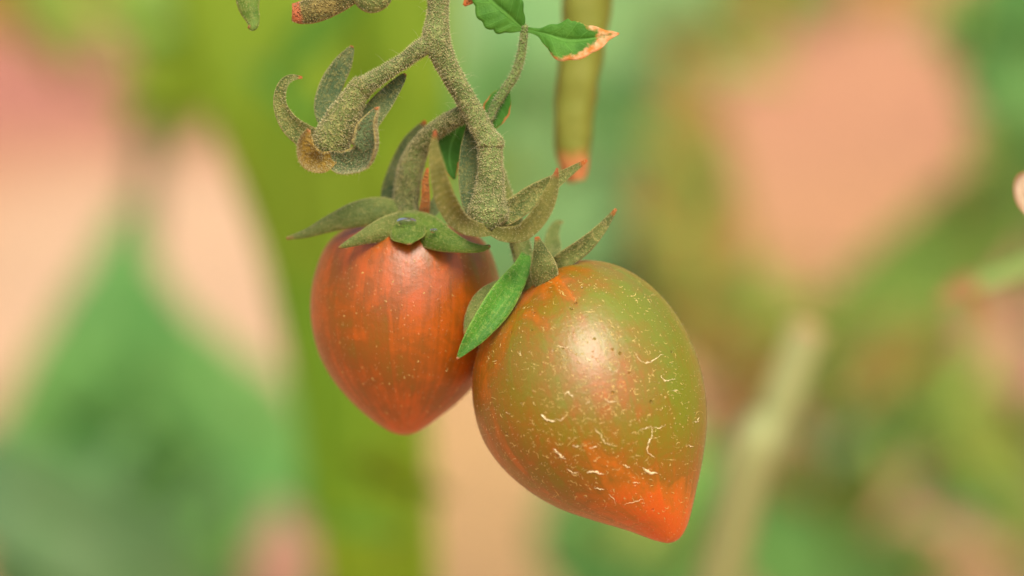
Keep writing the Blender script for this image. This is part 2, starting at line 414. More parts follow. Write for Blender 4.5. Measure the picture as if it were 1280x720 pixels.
# left plant: cool green leaf pointing up, grey-green leaves at its foot
pA = plant('tomato plant with cool green leaves in front of the pale soil, left of the fruit', [(225, -160, 4300, 14), (205, 60, 4300, 13), (182, 220, 4300, 15), (170, 420, 4300, 24), (165, 760, 4300, 30)])
big_leaf(pA, [(200, 850, 3900, 60), (205, 740, 3900, 225), (200, 620, 3850, 215), (170, 510, 3850, 180), (155, 420, 3850, 105), (152, 340, 3850, 48), (160, 255, 3900, 10)], M_BG_COOL, 'cool green pointed leaf', [(165, 800, 4300, 16), (190, 850, 3900, 12)], serr=.05)
big_leaf(pA, [(235, -120, 4100, 30), (238, -40, 4000, 105), (238, 40, 4000, 95), (235, 110, 4000, 55), (225, 190, 4050, 6)], M_BG_MID, 'green leaf hanging above the pale gap', [(224, -150, 4300, 10), (235, -120, 4100, 10)], serr=.05)
big_leaf(pA, [(230, -20, 4700, 12), (120, -8, 4700, 42), (20, -10, 4700, 50), (-90, 0, 4700, 40), (-180, 10, 4700, 5)], M_BG_OLIVE, 'olive leaf', [(215, -30, 4300, 9), (230, -20, 4700, 9)], serr=.05)
big_leaf(pA, [(-120, 560, 3300, 20), (-30, 600, 3250, 60), (60, 650, 3200, 75), (150, 700, 3200, 70), (240, 760, 3250, 40), (300, 800, 3300, 5)], M_BG_SAGE, 'grey-green leaf near the soil', [(165, 860, 4300, 12), (-60, 830, 3700, 10), (-120, 560, 3300, 10)], serr=.06)
big_leaf(pA, [(210, 780, 3600, 10), (235, 700, 3550, 60), (285, 630, 3550, 60), (345, 585, 3600, 30), (400, 560, 3650, 4)], M_BG_COOL, 'small cool green leaf', [(165, 840, 4300, 10), (210, 780, 3600, 8)], serr=.05)
# central plant: grey-green leaves behind the stems
pD = plant('tomato plant with grey-green leaves filling the space behind the stems', [(700, -220, 5200, 20), (705, 100, 5200, 20), (720, 420, 5200, 22), (760, 760, 5200, 24)])
big_leaf(pD, [(700, -240, 5000, 30), (690, -120, 4900, 180), (690, 40, 4850, 205), (705, 200, 4850, 195), (720, 340, 4850, 165), (730, 450, 4900, 100), (735, 540, 4950, 8)], M_BG_GREY, 'broad grey-green leaf', [(700, -200, 5200, 12), (700, -240, 5000, 12)], serr=.05)
big_leaf(pD, [(850, 60, 4500, 12), (858, 160, 4450, 48), (866, 270, 4450, 66), (874, 370, 4450, 66), (880, 480, 4500, 8)], M_BG_OLIVE, 'olive leaf', [(705, 90, 5200, 10), (800, 60, 5000, 9), (850, 60, 4500, 9)], serr=.05)
big_leaf(pD, [(770, 800, 4200, 30), (790, 720, 4150, 120), (810, 640, 4150, 130), (830, 580, 4150, 95), (850, 520, 4200, 8)], M_BG_COOL, 'cool green leaf below the fruit', [(760, 780, 5200, 12), (770, 800, 4200, 12)], serr=.06)
big_leaf(pD, [(740, -60, 5500, 10), (850, -25, 5500, 45), (960, -20, 5450, 50), (1080, -25, 5450, 45), (1180, -10, 5500, 6)], M_BG_OLIVE, 'olive leaf', [(702, -60, 5200, 10), (740, -60, 5500, 9)], serr=.05)
# right plant
pC = plant('tomato plant with green and olive leaves round the rosy gap, right of the fruit', [(1330, -200, 4800, 22), (1325, 100, 4800, 22), (1310, 420, 4800, 24), (1300, 780, 4800, 26)])
big_leaf(pC, [(1330, -80, 4300, 30), (1300, 0, 4250, 75), (1290, 90, 4250, 78), (1285, 170, 4250, 60), (1270, 260, 4300, 6)], M_BG_COOL, 'cool green leaf', [(1330, -60, 4800, 12), (1330, -80, 4300, 12)], serr=.05)
big_leaf(pC, [(1330, 210, 4600, 12), (1250, 260, 4550, 55), (1180, 320, 4500, 70), (1100, 385, 4500, 62), (1020, 440, 4500, 40), (960, 480, 4550, 6)], M_BG_MID, 'green leaf reaching towards the fruit', [(1320, 190, 4800, 12), (1330, 210, 4600, 10)], serr=.05)
big_leaf(pC, [(1300, 660, 4400, 20), (1220, 590, 4350, 85), (1130, 540, 4300, 115), (1050, 520, 4300, 110), (980, 520, 4300, 60), (920, 530, 4350, 6)], M_BG_MID, 'broad green leaf', [(1302, 700, 4800, 12), (1300, 660, 4400, 10)], serr=.05)
big_leaf(pC, [(1150, 830, 4300, 20), (1080, 740, 4250, 90), (1010, 660, 4250, 105), (950, 600, 4250, 80), (900, 560, 4300, 6)], M_BG_COOL, 'cool green leaf near the soil', [(1300, 800, 4800, 12), (1150, 830, 4300, 10)], serr=.05)
big_leaf(pC, [(1340, 540, 5000, 20), (1300, 500, 5000, 60), (1230, 490, 5000, 55), (1160, 470, 5000, 5)], M_BG_OLIVE, 'olive leaf', [(1310, 560, 4800, 12), (1340, 540, 5000, 10)], serr=.05)

big_leaf(pC, [(1330, 500, 4000, 8), (1295, 470, 3980, 34), (1255, 440, 3980, 44), (1225, 405, 4000, 28), (1205, 380, 4020, 4)], M_BG_ROSY, 'withered rosy leaf', [(1308, 540, 4800, 10), (1330, 500, 4000, 8)], serr=.05)
big_leaf(pA, [(330, 800, 3400, 8), (345, 745, 3380, 40), (355, 695, 3380, 44), (352, 655, 3400, 24), (345, 625, 3420, 4)], M_BG_ROSY, 'withered rosy leaf', [(166, 800, 4300, 10), (330, 800, 3400, 8)], serr=.05)
# loose smaller leaflets that break the broad leaves up
def foliage(rt, anchor, cx, cy, rx, ry, d, n, mats, seed, size=(55, 105)):
    rg_ = random.Random(seed)
    for k in range(n):
        a_, q_ = rg_.uniform(0, 6.283), math.sqrt(rg_.random())
        x, y = cx + rx * q_ * math.cos(a_), cy + ry * q_ * math.sin(a_); dd = d + rg_.uniform(-1, 1) * d * .06
        L = rg_.uniform(*size); th_ = rg_.uniform(0, 6.283); wd = L * rg_.uniform(.22, .34); ex, ey = math.cos(th_) * L, math.sin(th_) * L
        b0 = deep((x - ex, y - ey, dd, 3)); dz = rg_.uniform(-160, 160)
        blade('leaflet', [b0, deep((x - ex * .5, y - ey * .5, dd + dz * .3, wd * .8)), deep((x + ex * .1, y + ey * .1, dd + dz * .6, wd)), deep((x + ex * .6, y + ey * .6, dd + dz, wd * .55)), deep((x + ex, y + ey, dd + dz * 1.5, 2))],
              rg_.choice(mats), rt, n=14, m=7, th=2.5, cup=rg_.uniform(-.3, .2), fold=.25, wob=.15, twist=rg_.uniform(-45, 45))
        sx, sy, sd3 = anchor
        tube('leaf_stalk', [deep((sx, y + rg_.uniform(20, 90), sd3, 3)), deep(((x - ex + sx) / 2, y - ey + 12, (dd + sd3) / 2, 2.5)), b0], M_BG_STEM, rt, n=8, seg=6)
foliage(pC, (1305, 500, 4800), 1130, 570, 170, 120, 4150, 26, [M_BG_MID, M_BG_COOL, M_BG_OLIVE, M_BG_GREY, M_BG_MID], 31)
foliage(pC, (1320, 120, 4800), 1275, 90, 45, 110, 4100, 7, [M_BG_COOL], 32)
foliage(pC, (1305, 500, 4800), 935, 490, 60, 70, 4300, 7, [M_BG_OLIVE, M_BG_MID, M_BG_DRYL], 33, (45, 80))
foliage(pC, (1305, 640, 4800), 1180, 650, 130, 40, 4100, 8, [M_BG_OLIVE, M_BG_DRYL, M_BG_MID], 39)
foliage(pC, (1315, 380, 4800), 1120, 400, 110, 45, 4300, 8, [M_BG_OLIVE, M_BG_MID], 40, (40, 80))
foliage(pD, (702, -40, 5200), 1000, -8, 170, 22, 5300, 7, [M_BG_OLIVE, M_BG_MID, M_BG_DRYL], 34)
foliage(pD, (710, 150, 5200), 720, 170, 140, 160, 4600, 11, [M_BG_GREY, M_BG_GREY, M_BG_COOL, M_BG_MID], 35)
foliage(pD, (740, 600, 5200), 820, 650, 80, 55, 4050, 7, [M_BG_COOL, M_BG_MID], 36)
foliage(pD, (710, 260, 5200), 862, 300, 38, 120, 4350, 7, [M_BG_OLIVE, M_BG_MID], 37, (45, 75))
foliage(pC, (1305, 520, 4800), 960, 400, 80, 34, 4300, 8, [M_BG_OLIVE, M_BG_MID, M_BG_OLIVE], 45, (45, 85))
foliage(pB, (445, 150, 2800), 410, 130, 125, 160, 2000, 5, [M_BG_YEL, M_BG_YEL, M_BG_YELD], 46, (60, 110))
foliage(pB, (460, 560, 2850), 462, 570, 48, 170, 2000, 3, [M_BG_YEL, M_BG_YELD], 47, (50, 90))
foliage(pC, (1322, 60, 4800), 1205, 30, 40, 45, 4300, 6, [M_BG_MID, M_BG_COOL, M_BG_OLIVE], 51, (40, 75))
foliage(pC, (1318, 220, 4800), 1235, 205, 22, 60, 4300, 4, [M_BG_COOL, M_BG_MID], 52, (40, 70))
foliage(pD, (702, 40, 5200), 895, 50, 36, 48, 4500, 6, [M_BG_OLIVE, M_BG_MID, M_BG_GREY], 53, (40, 75))
foliage(pA, (215, 30, 4300), 235, 40, 75, 70, 3900, 9, [M_BG_MID, M_BG_YEL, M_BG_COOL], 41)
foliage(pA, (168, 650, 4300), 150, 660, 190, 60, 3500, 13, [M_BG_COOL, M_BG_SAGE, M_BG_SAGE], 42)
foliage(pA, (170, 520, 4300), 190, 530, 90, 60, 3700, 5, [M_BG_COOL, M_BG_COOL, M_BG_MID], 43)
foliage(pA, (210, 10, 4300), 70, 5, 90, 22, 4500, 5, [M_BG_OLIVE, M_BG_MID], 44)

# cut stick standing in the soil
def mat_tipped(name, a, b, tip, at, fade, sc=120):
    s = NT(name); v = s.obj(); al = s.attr('along')
    c = s.mix(s.noise(v, sc, 4), a, b)
    k = s.ss(s.math('ADD', al, s.math('MULTIPLY', s.math('SUBTRACT', s.noise(v, sc * 2, 2), .5), .12)), at - fade, at + fade)
    return s.surf(s.mix(k, c, tip), .6, .3, s.bump(s.noise(v, sc * 8, 3), .0003, .4), .1)
M_STICK = mat_tipped('stick_bark', (.29, .32, .12), (.33, .35, .14), (.42, .25, .12), .97, .02, 40)
low = P(900, 720, 1900); foot = Vector((low.x - .10, low.y + .06, -.01))
st = root_obj('cut_stem', Vector((foot.x, foot.y, 0)), 'pale green cut stem leaning up from the soil, right of the mottled tomato', 'stem')
pts = [(*foot, .0062), (*(low * .5 + foot * .5 + Vector((-.012, -.01, 0))), .0056)] + [(*P(*p[:3]), R_(p[3], p[2])) for p in [(900, 720, 1900, 31), (950, 580, 1880, 29), (984, 480, 1860, 27), (1010, 408, 1850, 24)]]
tube('stalk', pts, M_STICK, st, n=60, seg=16, world=True, flat_end=.25)

# drooping stalk with a dried rusty end
M_DROOP = mat_tipped('dry_ended_stalk', (.17, .205, .024), (.23, .24, .034), (.55, .22, .075), .79, .06, 200)
dr = root_obj('drooping_stalk', P(735, -90, 350), 'thick olive stalk hanging down, its end dried to rusty orange', 'stalk')
tube('stalk', [(738, -90, 350, 30), (735, -20, 350, 31), (729, 45, 350, 28), (721, 110, 350, 26), (716, 165, 350, 24), (717, 205, 350, 19), (722, 226, 350, 11)], M_DROOP, dr, n=50, seg=20, rough=.11, flat_end=.05, ridge=.03)

# side shoot entering from the right, and a curled dry leaflet
M_SHOOT = mat_tipped('shoot_skin', (.20, .30, .07), (.27, .35, .10), (.58, .30, .13), .80, .06, 100)
M_SHOOT_TIP = mat_fuzzy('shoot_tip_dry', (.34, .20, .07), (.48, .25, .10), (.55, .34, .14), (.50, .24, .09), .9, .2, transl=.2)
sh = root_obj('side_shoot', P(1330, 318, 1500), 'thin green shoot with a dried orange end beside the rosy gap', 'shoot')
tube('stalk', [(1340, 312, 1500, 17), (1290, 334, 1500, 16), (1248, 350, 1500, 14), (1222, 358, 1500, 13), (1205, 362, 1500, 10)], M_SHOOT, sh, n=30, seg=12, rough=.12)
blade('dry_tip', [(1222, 352, 1490, 8), (1205, 356, 1480, 13), (1185, 366, 1480, 7), (1172, 378, 1480, 2)], M_SHOOT_TIP, sh)
blade('dry_tip', [(1218, 364, 1500, 6), (1224, 385, 1495, 10), (1230, 405, 1495, 3)], M_SHOOT_TIP, sh)
cl = root_obj('curled_leaflet', P(1291, 262, 200), 'small curled dry leaflet with an orange rim', 'leaf')
M_CURL = mat_leaf('leaflet_curled', (.55, .38, .22), (.72, .6, .45), scale=300, dry={'edge': 1.0, 'tip': .1, 'at': .45, 'c1': (.60, .24, .06), 'c2': (.72, .38, .14)})
blade('blade', [(1299, 275, 215, 4), (1286, 262, 205, 22), (1275, 246, 200, 25), (1273, 228, 200, 17), (1281, 216, 205, 3)], M_CURL, cl, cup=.7, fold=.1, n=30, m=13, twist=30)
tube('leaf_stalk', [(1299, 275, 215, 4), (1321, 290, 220, 4), (1351, 296, 225, 4)], M_SHOOT, cl, n=12, seg=8)

# ------------------------------------------------------------------ fruit
def fruit(name, rings, d0, d1, kdepth, ripefn, mat, parent, n=90, seg=128):
    q = catmull([(a[0], a[1], b[0], b[1]) for a, b in rings], n)
    V, Fc, SK, RP = [], [], [], []
    for i, (lx, ly, rx, ry) in enumerate(q):
        cx, cy = (lx + rx) / 2, (ly + ry) / 2; hx, hy = (rx - lx) / 2, (ry - ly) / 2
        wd = math.hypot(hx, hy); t = i / (n - 1); dc = d0 + (d1 - d0) * t
        if i in (0, n - 1): hx = hy = wd = 0.05
        for j in range(seg):
            a = 2 * math.pi * j / seg; ca, sa = math.cos(a), math.sin(a)
            lob = 1 + .012 * math.cos(3 * a + .6) * math.sin(math.pi * t) + .008 * mnoise.noise(Vector((ca * 1.2, sa * 1.2, t * 3)))
            px, py, d = cx + hx * ca * lob, cy + hy * ca * lob, dc - kdepth * wd * sa * lob
            V.append(P(px, py, d)); SK.append((ca, sa, t)); RP.append(ripefn(px, py, d - dc, t, ca, sa))
    for i in range(n - 1):
        for j in range(seg):
            k = (j + 1) % seg
            Fc.append((i * seg + j, (i + 1) * seg + j, (i + 1) * seg + k, i * seg + k))
    Fc.append(tuple(range(seg))); Fc.append(tuple((n - 1) * seg + seg - 1 - j for j in range(seg)))
    o = mesh_obj(name, V, Fc, mat, parent, {'skin': SK, 'ripe': RP})
    # outward normals
    me = o.data; c = sum((v.co for v in me.vertices), Vector()) / len(me.vertices); p = me.polygons[len(me.polygons) // 2]
    if p.normal.dot(p.center - c) < 0: me.flip_normals()
    return o
def gs(x, y, cx, cy, sx, sy=None):
    sy = sy or sx; return math.exp(-((x - cx) / sx) ** 2 - ((y - cy) / sy) ** 2)

FR = [((679, 356), (679, 356)), ((670, 353), (690, 343)), ((659, 361), (706, 329)), ((639, 380), (738, 325)), ((617, 403), (776, 334)), ((600, 430), (812, 357)), ((590, 466), (842, 391)),
      ((590, 505), (864, 432)), ((600, 545), (878, 480)), ((622, 580), (882, 528)), ((656, 611), (877, 575)), ((697, 635), (870, 611)), ((740, 650), (864, 639)), ((784, 663), (858, 659)), ((811, 673), (851, 671)), ((824, 677), (843, 677)), ((834, 679), (834, 679))]
def ripe_front(px, py, dd, t, ca, sa):
    r = .37
    r += .60 * gs(px, py, 838, 668, 66, 60) + .20 * gs(px, py, 775, 615, 70, 42)
    r += .30 * gs(px, py, 672, 358, 44, 28) + .14 * gs(px, py, 705, 352, 30, 22)
    r += .18 * gs(px, py, 608, 435, 22, 70) + .08 * gs(px, py, 770, 500, 50, 40) + .12 * gs(px, py, 620, 560, 40, 60)
    r -= .34 * gs(px, py, 800, 375, 75, 55) + .38 * gs(px, py, 855, 480, 45, 85) + .10 * gs(px, py, 690, 480, 60, 60)
    if sa < 0: r = r * .6 + .2
    return r
tf = root_obj('tomato', P(834, 679, 40), 'mottled olive-green tomato with scarred skin and an orange-red tip', 'tomato', 'tomatoes on the truss')
sk_f = fruit('fruit', FR, 52, 20, .97, ripe_front, M_TOM_FRONT, tf)

BR = [((509, 293), (509, 293)), ((494, 286), (524, 286)), ((470, 280), (550, 281)), ((447, 281), (571, 282)), ((426, 289), (591, 290)), ((407, 307), (609, 308)), ((394, 336), (620, 337)), ((387, 370), (626, 371)), ((388, 406), (625, 406)),
      ((397, 441), (616, 441)), ((415, 474), (598, 474)), ((440, 503), (574, 501)), ((465, 525), (548, 522)), ((485, 538), (530, 535)), ((499, 543), (519, 541)), ((509, 544), (509, 544))]
def ripe_back(px, py, dd, t, ca, sa):
    r = .57 - .45 * gs(px, py, 622, 330, 40, 40) + .10 * gs(px, py, 500, 290, 40, 14) - .12 * gs(px, py, 480, 450, 60, 50) + .15 * gs(px, py, 560, 410, 40, 60)
    r += .22 * gs(px, py, 510, 535, 40, 22)
    return r
tb = root_obj('tomato', P(509, 544, 150), 'smooth orange-red tomato streaked with brown, half hidden behind its neighbour', 'tomato', 'tomatoes on the truss')
sk_b = fruit('fruit', BR, 112, 150, .97, ripe_back, M_TOM_BACK, tb)

# scars: pale corky cracks standing on the skin
def bvh_of(o):
    og = origin_of(o); return BVHTree.FromPolygons([v.co + og for v in o.data.vertices], [tuple(p.vertices) for p in o.data.polygons])
B_F, B_B = bvh_of(sk_f), bvh_of(sk_b)
def on_skin(b, px, py):
    dv = (P(px, py, 0) - CAM).normalized(); h = b.ray_cast(CAM, dv)
    return (h[0], h[1] if h[1].dot(dv) < 0 else -h[1]) if h[0] else None
def ribbon(b, pts, wpx, V, Fc, lift=.9, seed=0, jag=.5):
    """irregular raised strip along photo points lying on the skin"""
    rng = random.Random(seed)
    n = max(5, int(len(pts) * 4)); q = catmull(pts, n) if len(pts) > 1 else None
    k0 = len(V); ok = 0; prev = None
    hits = [on_skin(b, x + rng.uniform(-1, 1) * jag, y + rng.uniform(-1, 1) * jag) for x, y in q]
    if any(h is None for h in hits): return
    for i, (p, nn) in enumerate(hits):
        t = (hits[min(i + 1, n - 1)][0] - hits[max(i - 1, 0)][0]).normalized(); sd2 = t.cross(nn).normalized()
        e = math.sin(math.pi * (i + .35) / (n - .3)) ** .6
        ww = wpx * S * e * rng.choice((.35, .6, 1.0, 1.5)) * rng.uniform(.8, 1.2) * .5; hh = lift * wpx * S * e * rng.uniform(.25, .5)
        V += [p + sd2 * ww - nn * .00004, p + sd2 * ww * .5 + nn * hh, p - sd2 * ww * .4 + nn * hh * .9, p - sd2 * ww - nn * .00004]
        if i:
            a = k0 + 4 * (i - 1)
            for j in range(3): Fc.append((a + j, a + j + 1, a + 4 + j + 1, a + 4 + j))
Z6 = lambda L: [(560 + x / 1.8, 300 + y / 1.8) for x, y in L]
big = [([(208, 392), (222, 404), (240, 407)], 5.5), ([(238, 469), (250, 483), (263, 493)], 5), ([(437, 511), (450, 522), (472, 526)], 5.5), ([(313, 523), (330, 522), (348, 528)], 4.5),
       ([(330, 425), (345, 440), (352, 455), (368, 463)], 2.4), ([(418, 250), (438, 276), (460, 272), (484, 256)], 2.4), ([(478, 303), (490, 316), (511, 312)], 3), ([(456, 418), (461, 440), (449, 460), (452, 480), (466, 490)], 3.2),
       ([(430, 428), (445, 424), (458, 420)], 2), ([(458, 420), (475, 424), (490, 414)], 1.8), ([(305, 262), (318, 270), (333, 267)], 2.6), ([(360, 285), (372, 295), (385, 292)], 2.8), ([(262, 352), (270, 340), (278, 350), (284, 358)], 2.4),
       ([(268, 514), (280, 524), (292, 521)], 2.8), ([(330, 557), (350, 562)], 3.2), ([(392, 507), (412, 513)], 2.2), ([(362, 572), (372, 582), (378, 595)], 1.8), ([(552, 408), (560, 410), (565, 398)], 3),
       ([(245, 238), (262, 242), (276, 240)], 2.2), ([(280, 460), (288, 466), (298, 462)], 2.2), ([(350, 354), (362, 364), (380, 363)], 2.2), ([(318, 468), (335, 466)], 2), ([(240, 402), (252, 406), (262, 398)], 2.2), ([(395, 595), (420, 590), (440, 582)], 1.8),
       ([(130, 385), (140, 392)], 1.8), ([(160, 250), (166, 262)], 1.6), ([(310, 370), (318, 362)], 1.6), ([(415, 545), (430, 548)], 2), ([(505, 340), (520, 338)], 1.8), ([(540, 462), (552, 466)], 2.4)]
for i, (L, wp) in enumerate(big):
    V, Fc = [], []
    ribbon(B_F, Z6(L), wp * .6, V, Fc, seed=i, jag=1.1)
    if V: mesh_obj('skin_scar', V, Fc, M_SCAR, tf)
rng = random.Random(11); V, Fc = [], []
for i in range(600):
    x = rng.gauss(745, 62); y = rng.gauss(500, 82); L = rng.uniform(2, 8) * (1 if rng.random() < .8 else 1.6); a = rng.gauss(.35, .7)
    if rng.random() < .25: x, y = rng.uniform(610, 860), rng.uniform(350, 650)
    if not on_skin(B_F, x, y): continue
    bend = rng.uniform(-.45, .45) * L
    ribbon(B_F, [(x - math.cos(a) * L / 2, y - math.sin(a) * L / 2), (x - math.sin(a) * bend, y + math.cos(a) * bend), (x + math.cos(a) * L / 2, y + math.sin(a) * L / 2)], rng.uniform(.55, 1.1), V, Fc, seed=100 + i)
mesh_obj('skin_flecks', V, Fc, M_FLECK, tf, kind='stuff')
V, Fc = [], []
for i in range(60):
    x, y = rng.uniform(410, 600), rng.uniform(320, 520)
    if not on_skin(B_B, x, y): continue
    ribbon(B_B, [(x, y), (x + rng.uniform(-2, 2), y + rng.uniform(1, 2.5))], rng.uniform(.8, 1.8), V, Fc, seed=900 + i)
mesh_obj('skin_flecks', V, Fc, M_FLECK, tb, kind='stuff')
hairs(sk_f, tf, 2600, .00032, .000013, M_HAIR_PALE, name='fuzz', seed=3)
hairs(sk_b, tb, 1500, .00030, .000013, M_HAIR_PALE, name='fuzz', seed=4)

# calyx of the front tomato
def sep(parent, pts, mat, **k): return blade('sepal', pts, mat, parent, **k)
cf = tube('calyx', [(661, 338, 46, 14), (664, 348, 44, 18), (668, 356, 46, 20), (671, 362, 52, 12)], M_SEP_SAGE, tf, n=14, seg=20)
f = []
f.append(sep(cf, [(657, 318, 36, 6), (650, 338, 18, 12), (624, 376, -16, 19), (598, 412, -32, 15), (580, 436, -38, 7), (571, 449, -40, 1)], M_SEP_BRIGHT, cup=.05, fold=.32, th=1.3, twist=-12))
f.append(sep(cf, [(650, 342, 40, 6), (624, 357, 26, 9), (602, 373, 20, 11), (588, 396, 16, 8), (581, 418, 10, 2)], M_SEP_SAGE, cup=-.3, twist=15))
f.append(sep(cf, [(679, 360, 4, 13), (680, 347, -6, 18), (679, 330, -12, 16), (675, 312, -10, 9), (671, 296, -4, 3)], M_SEP_OLIVE, cup=-.35))
f.append(sep(cf, [(690, 334, 60, 9), (690, 310, 110, 11), (691, 292, 130, 8), (697, 280, 140, 5), (704, 277, 145, 1)], M_SEP_SAGE, cup=.2))
f.append(sep(cf, [(684, 345, 30, 9), (702, 326, 18, 12), (730, 306, 15, 11), (752, 284, 18, 7), (770, 261, 24, 2)], M_SEP_OLIVE, cup=.3, twist=20))
hairs(f + [cf], cf, 2600, .00032, .000017, M_HAIR, seed=5)

# calyx of the back tomato
cb = tube('calyx', [(507, 262, 92, 17), (508, 274, 92, 21), (509, 284, 95, 23), (509, 293, 102, 12)], M_SEP_SAGE, tb, n=14, seg=20)
b = []
b.append(sep(cb, [(508, 274, 80, 14), (480, 264, 70, 19), (446, 267, 62, 17), (412, 279, 62, 11), (384, 291, 64, 6), (358, 298, 66, 2)], M_SEP_SAGE, cup=-.3, twist=10))
b.append(sep(cb, [(510, 280, 72, 18), (488, 286, 38, 17), (462, 294, 20, 11), (440, 303, 12, 6), (423, 310, 10, 1.5)], M_SEP_SAGE, cup=-.35, twist=-10))
b.append(sep(cb, [(504, 274, 70, 18), (526, 283, 40, 22), (552, 297, 16, 17), (580, 307, 6, 9), (602, 310, 6, 5), (613, 307, 8, 2)], M_SEP_GREEN, cup=-.35, twist=-14))
b.append(sep(cb, [(500, 280, 112, 8), (486, 250, 112, 10), (494, 218, 112, 11), (508, 188, 110, 11), (521, 167, 108, 8), (532, 151, 106, 2)], M_SEP_BLUE, cup=.2))
b.append(sep(cb, [(508, 266, 62, 16), (509, 279, 38, 24), (510, 290, 20, 22), (511, 299, 8, 12), (512, 306, 4, 2)], M_SEP_GREEN, cup=-.3))
b.append(sep(cb, [(528, 276, 80, 7), (532, 250, 64, 6), (532, 228, 60, 4.5), (535, 210, 58, 2)], M_SEP_DRY, cup=.4))
b.append(sep(cb, [(520, 268, 90, 8), (540, 262, 80, 9), (552, 240, 78, 6), (556, 224, 78, 2)], M_SEP_BLUE, cup=.3))
hairs(b + [cb], cb, 2800, .0004, .000018, M_HAIR, seed=6)

# water drop lying at the foot of the stalk
s = NT('water'); p = s.new('ShaderNodeBsdfPrincipled'); p.inputs['Transmission Weight'].default_value = 1; p.inputs['Roughness'].default_value = .02; p.inputs['IOR'].default_value = 1.333
s.link(p.outputs[0], s.out.inputs[0]); M_WATER = s.m
def droplet(px, py, d, a, bb, label):
    V, Fc = [], []; c = P(px, py, d); n, m = 14, 24
    for i in range(n + 1):
        th = math.pi * i / n
        for j in range(m):
            ph = 2 * math.pi * j / m
            V.append(c + RIGHT * R_(a) * math.sin(th) * math.cos(ph) + UP * R_(bb) * math.cos(th) * (1 if math.cos(th) < 0 else .7) - FWD * R_(bb) * math.sin(th) * math.sin(ph))
    for i in range(n):
        for j in range(m): Fc.append((i * m + j, (i + 1) * m + j, (i + 1) * m + (j + 1) % m, i * m + (j + 1) % m))
    o = mesh_obj('water_drop', V, Fc, M_WATER); o['label'] = label; o['category'] = 'water drop'
    return o
droplet(508, 277, 33, 13, 8, 'clear water drop lying at the foot of the fuzzy stalk on the green calyx')
droplet(542, 288, 14, 5, 3.5, 'tiny water drop on the broad green sepal of the orange-red tomato')

# ------------------------------------------------------------------ truss: fuzzy stems, empty calyces, small leaflets
tr = root_obj('tomato_truss', P(548, -140, 0), 'fuzzy olive-brown tomato truss with two empty calyces and small leaflets', 'truss')
ms = tube('main_stem', [(549, -140, 5, 14.0), (548, -60, 0, 14.0), (548, -10, -5, 14.0), (547, 22, -6, 14.0), (545, 46, -8, 17.5), (554, 72, -8, 14.8), (570, 103, -6, 13.1), (588, 134, -4, 13.1), (602, 160, -4, 13.6), (611, 176, -5, 14.0)], M_STEM, tr, n=70, seg=28, rough=.09)
hairs(ms, ms, 5200, .00032, .000020, M_HAIR, seed=8)
hairs(ms, ms, 110, .0020, .000014, M_HAIR_PALE, name='long_hair', jitter=.7, seed=9)

# pedicel with the knuckle and the open calyx below it
p2 = tube('flower_stalk', [(608, 170, -4, 12.9), (611, 176, -5, 16.1), (613, 181, -6, 17.5), (613, 186, -6, 15.6), (613, 205, -8, 15.6), (613, 228, -10, 17.5), (611, 250, -12, 21.2), (610, 266, -12, 25.8), (611, 278, -12, 23.0), (613, 286, -10, 9.2)], M_STEM, tr, n=60, seg=28, rough=.08)
h = [p2]
h.append(sep(p2, [(616, 288, -22, 7), (594, 287, -48, 10), (572, 276, -88, 13), (555, 248, -122, 14), (546, 212, -138, 11), (542, 186, -142, 7), (544, 163, -142, 1.5)], M_SEP_BROWN, cup=.35, twist=18))
h.append(sep(p2, [(612, 288, -22, 6), (632, 294, -44, 10), (656, 290, -66, 12), (677, 268, -76, 12), (690, 240, -78, 9), (697, 210, -76, 1.5)], M_SEP_BROWN, cup=.35, twist=-18))
h.append(sep(p2, [(618, 276, -2, 12), (640, 262, 6, 15), (668, 243, 12, 14), (700, 222, 14, 8), (734, 200, 16, 2)], M_SEP_OLIVE, cup=.35, twist=10))
h.append(sep(p2, [(604, 278, 6, 10), (594, 262, 16, 14), (587, 230, 22, 14), (588, 190, 22, 13), (591, 160, 20, 9), (592, 138, 18, 3)], M_SEP_BLUE, cup=.3))
hairs(h, p2, 5600, .00032, .000020, M_HAIR, seed=10)
hairs(p2, p2, 70, .0019, .000014, M_HAIR_PALE, name='long_hair', jitter=.7, seed=12)

# stalk of the orange tomato
p1 = tube('flower_stalk', [(592, 140, 4, 10.7), (572, 146, 16, 11.6), (546, 162, 40, 11.6), (524, 186, 62, 13.4), (513, 214, 78, 16.1), (508, 244, 88, 16.1), (507, 274, 92, 17.0)], M_STEM, tr, n=60, seg=28, rough=.07)
hairs(p1, p1, 3600, .00032, .000020, M_HAIR, seed=13)
hairs(p1, p1, 60, .0019, .000014, M_HAIR_PALE, name='long_hair', jitter=.7, seed=14)
# stalk of the mottled tomato, passing behind the open calyx
p3 = tube('flower_stalk', [(604, 164, 8, 10), (612, 190, 34, 11), (626, 235, 52, 12), (644, 285, 54, 12.5), (652, 312, 50, 13), (658, 332, 46, 14), (664, 348, 44, 15)], M_SEP_SAGE, tr, n=50, seg=24, rough=.05)
hairs(p3, p3, 1500, .0004, .000018, M_HAIR, seed=15)

